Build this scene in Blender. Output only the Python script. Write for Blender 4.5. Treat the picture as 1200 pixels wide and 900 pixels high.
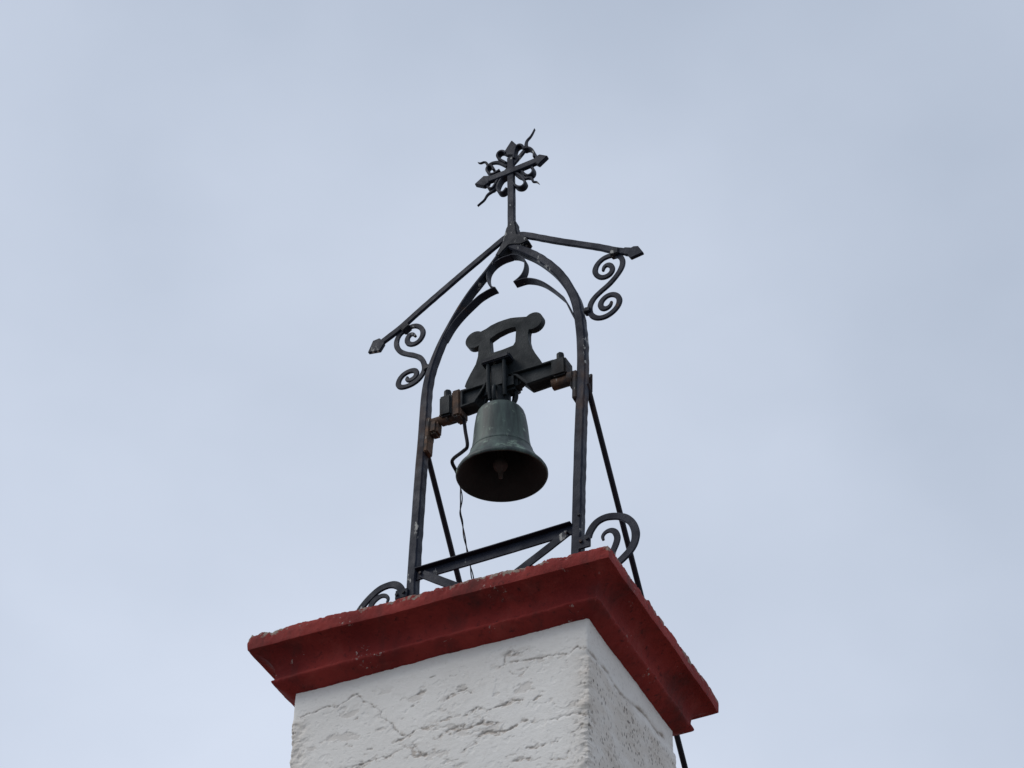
import bpy, bmesh, math, random
import numpy as np
from mathutils import Vector, Matrix, noise

random.seed(7)
for o in list(bpy.data.objects): bpy.data.objects.remove(o)
scene = bpy.context.scene
R = math.radians
ZT = 5.6                                   # height of the cornice top above the plaza

# ------------------------------------------------------------------ camera
cam_d = bpy.data.cameras.new('camera'); cam = bpy.data.objects.new('camera', cam_d)
scene.collection.objects.link(cam); scene.camera = cam
pitch, yaw, roll = 0.772219, -0.484197, 0.047038
cp, sp, cy, sy = math.cos(pitch), math.sin(pitch), math.cos(yaw), math.sin(yaw)
fwd = Vector((sy*cp, cy*cp, sp)); rgt = Vector((cy, -sy, 0)); up = rgt.cross(fwd)
r2 = math.cos(roll)*rgt + math.sin(roll)*up; u2 = -math.sin(roll)*rgt + math.cos(roll)*up
M3 = Matrix((r2, u2, -fwd)).transposed()
cam.matrix_world = Matrix.Translation((2.71511, -4.52597, -4.04335+ZT)) @ M3.to_4x4()
cam_d.sensor_width = 36; cam_d.lens = 36*2100/1200
cam_d.clip_start = .05; cam_d.clip_end = 3000

# ------------------------------------------------------------------ light
SUN_DIR = Vector((-.62, -.52, .80)).normalized()      # towards the sun, behind thin cloud
world = bpy.data.worlds.new('World'); scene.world = world; world.use_nodes = True
wn, wl = world.node_tree.nodes, world.node_tree.links
wn.clear()
out = wn.new('ShaderNodeOutputWorld'); bg = wn.new('ShaderNodeBackground'); bg.inputs[1].default_value = .1
sky = wn.new('ShaderNodeTexSky'); sky.sky_type = 'NISHITA'; sky.sun_disc = False
sky.sun_elevation = math.asin(SUN_DIR.z); sky.sun_rotation = math.atan2(SUN_DIR.x, SUN_DIR.y)
sky.air_density = 1.2; sky.dust_density = 2.5
tc = wn.new('ShaderNodeTexCoord')
mp = wn.new('ShaderNodeMapping'); mp.inputs['Location'].default_value = (8.62, 7.08, 3.06); mp.inputs['Scale'].default_value = (1, 1, 1.5)
wl.new(tc.outputs['Generated'], mp.inputs[0])
n1 = wn.new('ShaderNodeTexNoise'); n1.inputs['Scale'].default_value = 1.7; n1.inputs['Detail'].default_value = 6; n1.inputs['Roughness'].default_value = .45
wl.new(mp.outputs[0], n1.inputs[0])
cr = wn.new('ShaderNodeValToRGB')
cr.color_ramp.elements[0].position = .33; cr.color_ramp.elements[0].color = (4.8, 5.5, 6.7, 1)
cr.color_ramp.elements[1].position = .66; cr.color_ramp.elements[1].color = (7.35, 8.05, 9.4, 1)
wl.new(n1.outputs[0], cr.inputs[0])
mx = wn.new('ShaderNodeMix'); mx.data_type = 'RGBA'; mx.inputs[0].default_value = .88
wl.new(sky.outputs[0], mx.inputs[6]); wl.new(cr.outputs[0], mx.inputs[7])
wl.new(mx.outputs[2], bg.inputs[0]); wl.new(bg.outputs[0], out.inputs[0])

sd = bpy.data.lights.new('sun', 'SUN'); sd.energy = 1.1; sd.angle = R(25); sd.color = (1, .96, .9)
so = bpy.data.objects.new('sun', sd); scene.collection.objects.link(so)
so.rotation_euler = SUN_DIR.to_track_quat('Z', 'Y').to_euler(); so.location = (-4, -4, 12)
vs = scene.view_settings
vs.view_transform = 'Standard'; vs.look = 'None'; vs.exposure = 0; vs.gamma = 1; vs.use_curve_mapping = False

# ------------------------------------------------------------------ measured outlines (metres; x along the front, z above the cornice top)
T = {'arm': [(0.0498, 2.5763), (0.1685, 2.6139), (0.3031, 2.5943)],
 'arm_l_tip': [(0.0612, 2.6024), (0.0277, 2.6173), (-0.0198, 2.5781), (0.0316, 2.5382), (0.0586, 2.5507)],
 'arm_left': [(-0.1694, 0.0997), (-0.0568, 0.0962), (-0.0621, 0.0716), (-0.1049, 0.0094), (-0.1671, 0.0067)],
 'arm_r_tip': [(0.2974, 2.6215), (0.322, 2.6287), (0.3641, 2.5961), (0.3165, 2.5535), (0.2987, 2.5768)],
 'arm_right': [(0.0647, 0.1032), (0.2578, 0.1065), (0.2597, 0.0296), (0.1385, 0.021), (0.0938, 0.0859)],
 'band_l': [(-0.2142, 0.1153), (-0.1673, 0.118), (-0.1628, -0.0507), (-0.2066, -0.0356)],
 'base_bar': [(-0.1468, 0.2924), (0.5094, 0.3058)],
 'bear_l': [(-0.1638, 1.1005), (-0.1159, 1.0883), (-0.0846, 0.9933), (-0.1683, 0.9654), (-0.1211, 0.8899), (-0.181, 1.065)],
 'bear_r': [(0.5994, 1.1095), (0.5038, 1.112), (0.5096, 1.0146), (0.5242, 0.9475)],
 'bell_tilt': 7.0,
 'bolt_l': [(-0.2632, 0.1319), (-0.2283, 0.0918)],
 'bolt_r': [(0.2598, 0.1516), (0.2992, 0.1058)],
 'boss_l': [(-0.2673, 0.078), (-0.2115, 0.0777), (-0.2089, -0.0082), (-0.2653, -0.0132)],
 'boss_r': [(0.2478, 0.1021), (0.313, 0.1005), (0.3097, 0.0207), (0.2473, 0.0212)],
 'brace_l': [(-0.1194, 0.2604), (0.0067, 0.1714), (0.1438, 0.0745)],
 'brace_r': [(0.4966, 0.2622), (0.4746, 0.2487), (0.3396, 0.1676), (0.1762, 0.0706)],
 'clamp': [(-0.0531, 0.2), (0.0666, 0.1988), (0.0736, 0.1819), (-0.0484, 0.1725)],
 'cracks_front': [[(-0.5738, -0.3156), (-0.5596, -0.3118), (-0.5084, -0.3103), (-0.4664, -0.2951), (-0.4207, -0.3109), (-0.3657, -0.2843),
                   (-0.3306, -0.275)],
                  [(-0.3302, -0.2788), (-0.3046, -0.3156), (-0.2743, -0.3311), (-0.223, -0.3815), (-0.2245, -0.4031), (-0.1787, -0.4404),
                   (-0.1539, -0.4828), (-0.1162, -0.5173)],
                  [(0.2581, -0.3202), (0.2942, -0.308), (0.3381, -0.3107), (0.4037, -0.3212), (0.4902, -0.3298), (0.5331, -0.338), (0.5684, -0.3188),
                   (0.6039, -0.3321)],
                  [(0.4602, -0.5979), (0.5156, -0.5915), (0.5708, -0.5896), (0.6121, -0.6041)]],
 'cracks_right': [[(0.1233, -0.3446), (0.1548, -0.3418), (0.2184, -0.3392), (0.2991, -0.33), (0.3645, -0.3433), (0.4141, -0.3473), (0.5155, -0.3272),
                   (0.6374, -0.2954), (0.743, -0.2992), (0.8248, -0.2837)],
                  [(0.1415, -0.6023), (0.1645, -0.6066), (0.1907, -0.6142)]],
 'cross_c': [(0.1707, 2.606)],
 'cross_curls': [[(0.2361, 2.723), (0.2251, 2.752), (0.2069, 2.7688), (0.1895, 2.7604), (0.1825, 2.7292), (0.1813, 2.6792)],
                 [(0.235, 2.7235), (0.2536, 2.7225), (0.2717, 2.7044), (0.2866, 2.6714), (0.2886, 2.6346)],
                 [(0.137, 2.7456), (0.1183, 2.7684), (0.1003, 2.772), (0.0899, 2.7541), (0.0957, 2.7249), (0.1135, 2.7013), (0.14, 2.6682)],
                 [(0.0754, 2.6475), (0.0635, 2.6859), (0.0464, 2.6947), (0.0361, 2.6762), (0.0426, 2.6464), (0.0691, 2.6186), (0.1089, 2.6305)],
                 [(0.0286, 2.6), (0.0392, 2.5593), (0.056, 2.5228), (0.0739, 2.5139), (0.0856, 2.5326), (0.1017, 2.5632), (0.1306, 2.591)],
                 [(0.1491, 2.4764), (0.1336, 2.4563), (0.1134, 2.465), (0.0998, 2.494), (0.1033, 2.5272), (0.1193, 2.5614), (0.1439, 2.5701)],
                 [(0.1841, 2.4937), (0.205, 2.461), (0.23, 2.4485), (0.2442, 2.467), (0.2356, 2.5027), (0.2146, 2.5413), (0.186, 2.577)],
                 [(0.2649, 2.5933), (0.2816, 2.5636), (0.2826, 2.5279), (0.2648, 2.5145), (0.2446, 2.5296), (0.2262, 2.5636), (0.1954, 2.5935)]],
 'crownblk': [(-0.0382, 0.1783), (0.0016, 0.1638), (-0.0374, 0.0644), (0.0584, 0.0303), (-0.0335, -0.0097), (0.0617, -0.0375)],
 'curl_l': [(-0.2756, 0.1787), (-0.2703, 0.1932), (-0.2812, 0.2117), (-0.303, 0.2193), (-0.3275, 0.2106), (-0.3445, 0.1903), (-0.3503, 0.1645),
            (-0.3535, 0.1335), (-0.3679, 0.1105), (-0.3881, 0.1029)],
 'curl_r': [(0.6401, 0.1915), (0.6366, 0.2103), (0.6466, 0.2248), (0.6666, 0.23), (0.6865, 0.2163), (0.6962, 0.1848), (0.6885, 0.1522),
            (0.676, 0.1214), (0.6733, 0.0876), (0.6806, 0.0623)],
 'ear_edge': [(-0.1518, 0.3787), (0.1671, 0.4164)],
 'ears': [(-0.1092, 0.3627), (0.1656, 0.369)],
 'flames': [[(0.1705, 2.6444), (0.2041, 2.6844), (0.2306, 2.7176), (0.2417, 2.7336), (0.2392, 2.7639), (0.2434, 2.791), (0.2604, 2.8113),
             (0.2724, 2.8344), (0.2827, 2.8621)],
            [(0.1512, 2.6257), (0.1081, 2.5767), (0.095, 2.534), (0.0765, 2.5012), (0.0473, 2.4843), (0.0314, 2.454), (0.0145, 2.4415),
             (-0.0032, 2.4281)],
            [(0.1452, 2.6502), (0.1083, 2.6908), (0.0822, 2.7078), (0.0566, 2.7138), (0.039, 2.7083), (0.0275, 2.736), (0.0141, 2.7479),
             (-0.001, 2.7449), (-0.017, 2.7567)],
            [(0.177, 2.6055), (0.2195, 2.5274), (0.2498, 2.505), (0.2671, 2.5033), (0.2799, 2.4828), (0.2855, 2.4606), (0.3028, 2.4518),
             (0.317, 2.4316)]],
 'foot_l': [(-0.22, 0.1929), (-0.2135, 0.2139), (-0.2264, 0.241), (-0.2555, 0.2603), (-0.2851, 0.2615), (-0.3182, 0.2531), (-0.3576, 0.2233),
            (-0.3879, 0.1886), (-0.4002, 0.1647), (-0.4037, 0.1383), (-0.3958, 0.1041)],
 'foot_r': [(0.577, 0.2228), (0.5855, 0.2498), (0.6096, 0.2837), (0.645, 0.2971), (0.6827, 0.2916), (0.7225, 0.2734), (0.7544, 0.2382),
            (0.7695, 0.1889), (0.7654, 0.1435), (0.7477, 0.1087), (0.7205, 0.0829), (0.6885, 0.0587)],
 'gud': [(-0.2887, -0.0221), (-0.2493, -0.022), (0.2925, 0.0197), (0.3443, 0.0227)],
 'hole': [(-0.0365, 0.3416), (0.0005, 0.3578), (0.0385, 0.3654), (0.0654, 0.3658), (0.0846, 0.3616), (0.0864, 0.344), (0.0812, 0.2836),
          (0.0713, 0.2675), (0.0204, 0.2629), (-0.0306, 0.2633), (-0.034, 0.2894)],
 'ledges_front': [[(-0.3872, -0.5913), (-0.3391, -0.5819), (-0.2486, -0.5795), (-0.1798, -0.5755), (-0.1194, -0.5589), (-0.0818, -0.5578),
                   (-0.0401, -0.6102), (0.0065, -0.6009)],
                  [(-0.1701, -0.5321), (-0.1162, -0.5173), (-0.0831, -0.5009), (-0.0151, -0.4935), (0.0061, -0.5025)],
                  [(-0.0034, -0.5579), (0.0169, -0.5582), (0.0425, -0.5366), (0.0891, -0.5274), (0.19, -0.5324), (0.2235, -0.5376)],
                  [(-0.0753, -0.3436), (-0.0619, -0.3362), (-0.0408, -0.3382)],
                  [(0.0304, -0.412), (0.0663, -0.3854), (0.0998, -0.3725), (0.1271, -0.3726), (0.1491, -0.4004)],
                  [(0.022, -0.4867), (0.0456, -0.4843), (0.076, -0.4815)], [(0.1301, -0.4814), (0.1729, -0.4642), (0.1932, -0.466)],
                  [(-0.3807, -0.497), (-0.3609, -0.484), (-0.3378, -0.5006)], [(-0.343, -0.3905), (-0.3226, -0.3811)],
                  [(-0.2747, -0.5307), (-0.2499, -0.5333)], [(0.0608, -0.3009), (0.0884, -0.3011)], [(-0.0241, -0.282), (-0.003, -0.2833)],
                  [(-0.0995, -0.3885), (-0.0855, -0.3885)], [(0.129, -0.6316), (0.1615, -0.619), (0.1929, -0.589)],
                  [(0.2762, -0.3133), (0.2782, -0.2738), (0.3104, -0.2508), (0.3186, -0.2748), (0.3444, -0.2806), (0.3696, -0.2701)],
                  [(0.1349, -0.4865), (0.1773, -0.463), (0.215, -0.4884), (0.2867, -0.4805), (0.315, -0.4703), (0.344, -0.4804)],
                  [(0.1232, -0.5348), (0.1955, -0.533), (0.261, -0.5499)],
                  [(0.1291, -0.6327), (0.184, -0.5867), (0.2192, -0.5731), (0.2698, -0.5876), (0.2983, -0.5897), (0.347, -0.5647), (0.3968, -0.5814)],
                  [(0.4015, -0.498), (0.4153, -0.4841), (0.4351, -0.4856)], [(0.2958, -0.3465), (0.3404, -0.3746), (0.3722, -0.3535)],
                  [(0.3247, -0.7254), (0.3662, -0.7174), (0.4013, -0.7334)], [(0.551, -0.6656), (0.585, -0.645), (0.6327, -0.6515)],
                  [(0.1749, -0.3489), (0.1935, -0.3516)], [(0.5629, -0.482), (0.5803, -0.4791)],
                  [(0.4703, -0.7468), (0.5318, -0.7585), (0.5382, -0.7313)], [(0.3789, -0.6805), (0.4413, -0.6816), (0.4966, -0.6882)]],
 'left_cusp': [(-0.1159, 1.5719), (-0.0829, 1.6395), (-0.0376, 1.6976), (0.0124, 1.7445), (0.0485, 1.7729), (0.0854, 1.7863), (0.0737, 1.784),
               (0.1201, 1.7944), (0.125, 1.791)],
 'left_cusp2': [(0.1202, 1.7931), (0.1017, 1.8076), (0.0873, 1.8432), (0.079, 1.8877), (0.0855, 1.929), (0.1125, 1.9612), (0.1498, 1.9759),
                (0.1925, 1.9755)],
 'left_outer': [(-0.1856, 0.1831), (-0.1893, 0.3002), (-0.1931, 0.4201), (-0.1936, 0.5075), (-0.1964, 0.6876), (-0.2001, 0.8744), (-0.1989, 0.9298),
                (-0.2014, 1.0727), (-0.2044, 1.1672), (-0.2051, 1.3021), (-0.1969, 1.3766), (-0.1828, 1.4357), (-0.1651, 1.4987), (-0.1487, 1.5582),
                (-0.1257, 1.6046), (-0.0893, 1.6809), (-0.0562, 1.7547), (-0.0149, 1.8257), (0.0206, 1.8699), (0.0567, 1.9154), (0.0913, 1.9575),
                (0.1226, 2.0013), (0.1439, 2.0501), (0.1658, 2.0853)],
 'left_roof': [(0.1829, 2.1111), (0.1628, 2.1114), (0.1398, 2.0994), (-0.0129, 1.9903), (-0.2451, 1.8189), (-0.3405, 1.7422), (-0.4025, 1.704),
               (-0.4347, 1.6852)],
 'left_scroll': [(-0.2691, 1.6557), (-0.2787, 1.6736), (-0.2937, 1.6812), (-0.3081, 1.669), (-0.3114, 1.6462), (-0.3008, 1.6218), (-0.2806, 1.6092),
                 (-0.2546, 1.6123), (-0.236, 1.6358), (-0.2321, 1.6704), (-0.2476, 1.7044), (-0.2734, 1.7257), (-0.3002, 1.7297), (-0.3234, 1.718),
                 (-0.3468, 1.7096), (-0.3603, 1.6878), (-0.3655, 1.6596), (-0.3594, 1.6239), (-0.3384, 1.587), (-0.31, 1.5616), (-0.2699, 1.5362),
                 (-0.2395, 1.512), (-0.2211, 1.4868), (-0.2091, 1.4527), (-0.2068, 1.4227), (-0.2162, 1.3946), (-0.2353, 1.3705), (-0.2644, 1.3562),
                 (-0.2968, 1.3535), (-0.3209, 1.3613), (-0.3329, 1.3804), (-0.3278, 1.4131), (-0.3063, 1.4365), (-0.2763, 1.4431), (-0.2531, 1.4355),
                 (-0.2432, 1.417), (-0.249, 1.3962), (-0.2667, 1.3842), (-0.2857, 1.3877), (-0.2937, 1.3983), (-0.2876, 1.4098)],
 'left_tip': [(-0.4491, 1.7082), (-0.4839, 1.7044), (-0.5038, 1.6367), (-0.4409, 1.6241), (-0.4215, 1.6632)],
 'lever': [(-0.0157, 0.225, 1.176), (-0.0065, 0.225, 1.1031), (0.0036, 0.23, 1.0109), (0.0142, 0.24, 0.9243), (-0.0143, 0.26, 0.9204),
           (-0.0854, 0.31, 0.947), (-0.1035, 0.33, 0.9436), (-0.0981, 0.36, 0.9207), (-0.0941, 0.38, 0.8974)],
 'loop': [(0.0541, 0.0599), (0.0784, 0.0456), (0.0812, -0.0001), (0.0718, -0.0245), (0.052, -0.0341)],
 'mouth_drop': 0.3748,
 'pivot': (0.1743, 0.2107, 1.083),
 'plate': [(-0.1593, 0.1292), (-0.1501, 0.1533), (-0.131, 0.1892), (-0.1064, 0.2295), (-0.0953, 0.2687), (-0.0912, 0.3014)],
 'plate_r': [(0.1552, 0.321), (0.1431, 0.3087), (0.1421, 0.2731), (0.1476, 0.2432), (0.1599, 0.211), (0.1773, 0.177), (0.1919, 0.1443),
             (0.2017, 0.1225)],
 'plate_top': [(-0.0778, 0.3925), (-0.0531, 0.4066), (-0.0312, 0.416), (0.0016, 0.4219), (0.0287, 0.4229), (0.0612, 0.4218), (0.088, 0.4153),
               (0.1253, 0.3996)],
 'right_cusp': [(0.5163, 1.4253), (0.5068, 1.4503), (0.4682, 1.5621), (0.4544, 1.5896), (0.4045, 1.6629), (0.3583, 1.7218), (0.3161, 1.76),
                (0.2739, 1.7845), (0.26, 1.7876), (0.216, 1.7876)],
 'right_cusp2': [(0.216, 1.7876), (0.241, 1.8024), (0.2587, 1.8254), (0.2679, 1.8587), (0.2664, 1.9034), (0.2528, 1.9349), (0.2212, 1.9654),
                 (0.1924, 1.9787)],
 'right_inner': [(0.5118, 0.1409), (0.5144, 0.3427), (0.5159, 0.5282), (0.5186, 0.6156), (0.5199, 0.7965), (0.5244, 0.9271), (0.5279, 1.1324),
                 (0.5273, 1.2265), (0.5252, 1.3117), (0.5185, 1.3898), (0.5056, 1.4981), (0.497, 1.5495), (0.4615, 1.6512), (0.4193, 1.7412),
                 (0.3768, 1.8104), (0.3251, 1.8846), (0.2732, 1.9398), (0.2228, 1.9864), (0.1747, 2.0312)],
 'right_roof': [(0.1863, 2.1095), (0.2132, 2.1059), (0.2369, 2.0961), (0.2669, 2.0799), (0.4342, 1.9606), (0.6202, 1.835), (0.6873, 1.7844),
                (0.7263, 1.7596), (0.7553, 1.7407)],
 'right_scroll': [(0.6414, 1.6778), (0.6453, 1.6994), (0.6615, 1.7088), (0.6809, 1.6899), (0.6841, 1.6585), (0.6661, 1.6368), (0.6369, 1.6367),
                  (0.6125, 1.6609), (0.6032, 1.6918), (0.6125, 1.7278), (0.6371, 1.7536), (0.669, 1.7605), (0.7008, 1.7526), (0.725, 1.7266),
                  (0.7329, 1.6895), (0.7243, 1.6535), (0.7023, 1.6172), (0.6682, 1.5799), (0.6296, 1.5514), (0.6006, 1.5252), (0.5838, 1.4937),
                  (0.5805, 1.4566), (0.5888, 1.4243), (0.6104, 1.3992), (0.6366, 1.3893), (0.6675, 1.3937), (0.696, 1.4131), (0.7133, 1.4405),
                  (0.7155, 1.4716), (0.7014, 1.499), (0.6776, 1.5133), (0.6512, 1.5081), (0.6319, 1.4856), (0.6295, 1.4623), (0.6414, 1.4411),
                  (0.6605, 1.4361), (0.6748, 1.4464), (0.6802, 1.4678)],
 'right_tip': [(0.7459, 1.7694), (0.7788, 1.7521), (0.7905, 1.7554), (0.8102, 1.7476), (0.8339, 1.695), (0.774, 1.6852), (0.7608, 1.714),
               (0.7444, 1.7242)],
 'rods': [(-0.031, 0.169), (-0.0329, 0.0173), (0.0446, 0.1697), (0.0415, 0.002)],
 'stay_l': [(-0.1765, 0.2187, 0.9765), (-0.1793, 0.59, 0.5341)],
 'stay_r': [(0.5636, 0.2187, 1.0421), (0.5332, 1.25, -0.1527)],
 'stem': [(0.189, 2.035), (0.1856, 2.1414), (0.1772, 2.3734), (0.1703, 2.5152), (0.1653, 2.6201), (0.1613, 2.6975)],
 'stem_tip': [(0.1438, 2.721), (0.1296, 2.7596), (0.1646, 2.8255), (0.2013, 2.7622), (0.1798, 2.7023)],
 'wire': [(-0.0941, 0.38, 0.8974), (-0.0875, 0.388, 0.8402), (-0.0862, 0.398, 0.7869), (-0.0943, 0.41, 0.7343), (-0.088, 0.42, 0.6894),
          (-0.0846, 0.44, 0.6264), (-0.0774, 0.465, 0.5531), (-0.0708, 0.5, 0.4663), (-0.0667, 0.54, 0.3763), (-0.0597, 0.6, 0.254)]}
YF = .1887                                  # front plane of the iron frame

# ------------------------------------------------------------------ helpers
C = scene.collection.objects
def link(name, me, mat=None, parent=None, smooth=True, ang=35):
    if mat: me.materials.append(mat)
    if smooth:
        for p in me.polygons: p.use_smooth = True
        me.set_sharp_from_angle(angle=R(ang))
    o = bpy.data.objects.new(name, me); C.link(o)
    if parent: o.parent = parent
    return o
def empty(name, loc, label, cat, group=None):
    o = bpy.data.objects.new(name, None); C.link(o); o.location = loc; o.empty_display_size = .1
    o['label'] = label; o['category'] = cat
    if group: o['group'] = group
    return o
def from_bm(bm, name):
    bmesh.ops.recalc_face_normals(bm, faces=bm.faces)
    me = bpy.data.meshes.new(name); bm.to_mesh(me); bm.free(); return me
def smooth_path(pts, step=.006, tens=.5):
    P = [Vector((p[0], p[1])) if len(p) == 2 else Vector(p) for p in pts]
    n = len(P); out = []
    for i in range(n-1):
        p0 = P[i-1] if i else P[0]*2-P[1]; p1, p2 = P[i], P[i+1]; p3 = P[i+2] if i+2 < n else P[-1]*2-P[-2]
        k = max(1, int((p2-p1).length/step))
        for j in range(k):
            t = j/k
            m1 = (p2-p0)*tens; m2 = (p3-p1)*tens
            out.append((2*t**3-3*t**2+1)*p1+(t**3-2*t**2+t)*m1+(-2*t**3+3*t**2)*p2+(t**3-t**2)*m2)
    out.append(P[-1])
    return out
def relax(P, k=2):
    for _ in range(k):
        P = [P[0]]+[(P[i-1]+P[i]*2+P[i+1])/4 for i in range(1, len(P)-1)]+[P[-1]]
    return P
def sweep_plane(pts, w, y0, depth, name, off=.5, ch=.004, taper=None, step=.006, rx=2, wob=.07, straight=False, seed=0, yfun=None):
    """bar of chamfered rectangular section swept along a path in the plane of the frame"""
    P = [Vector(p) for p in pts] if straight else relax(smooth_path(pts, step), rx)
    n = len(P); V = []; F = []
    for i, p in enumerate(P):
        t = (P[min(i+1, n-1)]-P[max(i-1, 0)]).normalized(); nn = Vector((t.y, -t.x))
        p = p+nn*(.0009*noise.noise((p.x*9+seed, p.y*9, 8.2)))
        s = i/(n-1); ww = w*(taper(s) if taper else 1)
        ww *= 1+wob*noise.noise((p.x*25+seed, p.y*25, 3.1)); c = min(ch, ww*.3, depth*.3)
        a, b = -ww*off, ww*(1-off); yy = y0+(yfun(s) if yfun else 0); d = depth
        sec = [(a+c, 0), (b-c, 0), (b, c), (b, d-c), (b-c, d), (a+c, d), (a, d-c), (a, c)]
        for q, y in sec: V.append((p.x+nn.x*q, yy+y, ZT+p.y+nn.y*q))
    for i in range(n-1):
        for k in range(8):
            A = i*8+k; B = i*8+(k+1) % 8
            F.append((A, B, B+8, A+8))
    F.append(tuple(range(7, -1, -1))); F.append(tuple((n-1)*8+k for k in range(8)))
    me = bpy.data.meshes.new(name); me.from_pydata(V, [], F); me.validate()
    bm = bmesh.new(); bm.from_mesh(me); bmesh.ops.recalc_face_normals(bm, faces=bm.faces); bm.to_mesh(me); bm.free()
    return me
def tube(pts, r, name, seg=10, dz=ZT, smooth=True, taper=None, step=.01):
    P = [Vector(p) for p in pts]
    if smooth and len(P) > 2: P = smooth_path(pts, step)
    n = len(P); V = []; F = []
    nrm = None
    for i, p in enumerate(P):
        t = (P[min(i+1, n-1)]-P[max(i-1, 0)]).normalized()
        if nrm is None: nrm = t.orthogonal().normalized()
        nrm = (nrm-t*nrm.dot(t)).normalized(); b = t.cross(nrm)
        rr = r*(taper(i/(n-1)) if taper else 1)
        for k in range(seg):
            a = 2*math.pi*k/seg; q = p+(nrm*math.cos(a)+b*math.sin(a))*rr
            V.append((q.x, q.y, q.z+dz))
    for i in range(n-1):
        for k in range(seg):
            A = i*seg+k; B = i*seg+(k+1) % seg; F.append((A, B, B+seg, A+seg))
    F.append(tuple(range(seg-1, -1, -1))); F.append(tuple((n-1)*seg+k for k in range(seg)))
    me = bpy.data.meshes.new(name); me.from_pydata(V, [], F)
    bm = bmesh.new(); bm.from_mesh(me); bmesh.ops.recalc_face_normals(bm, faces=bm.faces); bm.to_mesh(me); bm.free()
    return me
def plate(outline, y0, y1, name, holes=(), bev=.003, dz=ZT):
    bm = bmesh.new(); E = []
    for loop in [outline]+list(holes):
        vs_ = [bm.verts.new((x, y0, z+dz)) for x, z in loop]
        for i in range(len(vs_)): E.append(bm.edges.new((vs_[i], vs_[(i+1) % len(vs_)])))
    bmesh.ops.triangle_fill(bm, edges=E, use_beauty=True, use_dissolve=False)
    fs = list(bm.faces)
    ex = bmesh.ops.extrude_face_region(bm, geom=fs)
    bmesh.ops.translate(bm, vec=(0, y1-y0, 0), verts=[g for g in ex['geom'] if isinstance(g, bmesh.types.BMVert)])
    bmesh.ops.recalc_face_normals(bm, faces=bm.faces)
    if bev:
        ed = [e for e in bm.edges if len(e.link_faces) == 2 and e.calc_face_angle(0) > R(50)]
        bmesh.ops.bevel(bm, geom=ed, offset=bev, segments=2, affect='EDGES', clamp_overlap=True)
    return from_bm(bm, name)
def box(x0, x1, y0, y1, z0, z1, name, bev=.003, dz=ZT, rot=None, seg=2):
    bm = bmesh.new(); bmesh.ops.create_cube(bm, size=1)
    for v in bm.verts:
        v.co = Vector(((v.co.x)*(x1-x0), v.co.y*(y1-y0), v.co.z*(z1-z0)))
    if bev: bmesh.ops.bevel(bm, geom=list(bm.edges), offset=bev, segments=seg, affect='EDGES', clamp_overlap=True)
    m = Matrix.Translation(((x0+x1)/2, (y0+y1)/2, (z0+z1)/2+dz))
    if rot: m = m @ rot
    bm.transform(m)
    return from_bm(bm, name)
def lathe(prof, name, seg=72, wob=0):
    V = []; F = []; n = len(prof)
    for i, (r, z) in enumerate(prof):
        for k in range(seg):
            a = 2*math.pi*k/seg
            rr = r*(1+wob*noise.noise((math.cos(a)*2, math.sin(a)*2, z*8)))
            V.append((rr*math.cos(a), rr*math.sin(a), z))
    for i in range(n-1):
        for k in range(seg):
            A = i*seg+k; B = i*seg+(k+1) % seg; F.append((A, B, B+seg, A+seg))
    me = bpy.data.meshes.new(name); me.from_pydata(V, [], F)
    bm = bmesh.new(); bm.from_mesh(me); bmesh.ops.remove_doubles(bm, verts=bm.verts, dist=1e-5)
    bmesh.ops.recalc_face_normals(bm, faces=bm.faces); bm.to_mesh(me); bm.free()
    return me

# ------------------------------------------------------------------ materials
def mat(name):
    m = bpy.data.materials.new(name); m.use_nodes = True
    nt = m.node_tree; return m, nt.nodes, nt.links, nt.nodes['Principled BSDF']
def tex(N, L, scale, detail=4, rough=.55, vec=None, kind='ShaderNodeTexNoise'):
    t = N.new(kind); t.inputs['Scale'].default_value = scale
    if kind == 'ShaderNodeTexNoise':
        t.inputs['Detail'].default_value = detail; t.inputs['Roughness'].default_value = rough
    if vec is not None: L.new(vec, t.inputs['Vector'])
    return t
def ramp(N, L, src, a, b, ca=(0, 0, 0, 1), cb=(1, 1, 1, 1)):
    r = N.new('ShaderNodeValToRGB'); r.color_ramp.elements[0].position = a; r.color_ramp.elements[1].position = b
    r.color_ramp.elements[0].color = ca; r.color_ramp.elements[1].color = cb; L.new(src, r.inputs[0]); return r.outputs[0]
def mixc(N, L, fac, a, b):
    m = N.new('ShaderNodeMix'); m.data_type = 'RGBA'
    for i, v in ((0, fac), (6, a), (7, b)):
        if isinstance(v, (tuple, float, int)): m.inputs[i].default_value = v
        else: L.new(v, m.inputs[i])
    return m.outputs[2]
def mul(N, L, a, b, op='MULTIPLY'):
    m = N.new('ShaderNodeMath'); m.operation = op
    for i, v in ((0, a), (1, b)):
        if isinstance(v, (float, int)): m.inputs[i].default_value = v
        else: L.new(v, m.inputs[i])
    return m.outputs[0]
def geo_pos(N): return N.new('ShaderNodeNewGeometry').outputs['Position']
def scaled(N, L, v, s):
    m = N.new('ShaderNodeMapping'); m.inputs['Scale'].default_value = s; L.new(v, m.inputs[0]); return m.outputs[0]
def bump(N, L, B, h, st, dist=.01):
    b = N.new('ShaderNodeBump'); b.inputs['Strength'].default_value = st; b.inputs['Distance'].default_value = dist
    L.new(h, b.inputs['Height']); L.new(b.outputs[0], B.inputs['Normal'])

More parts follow.
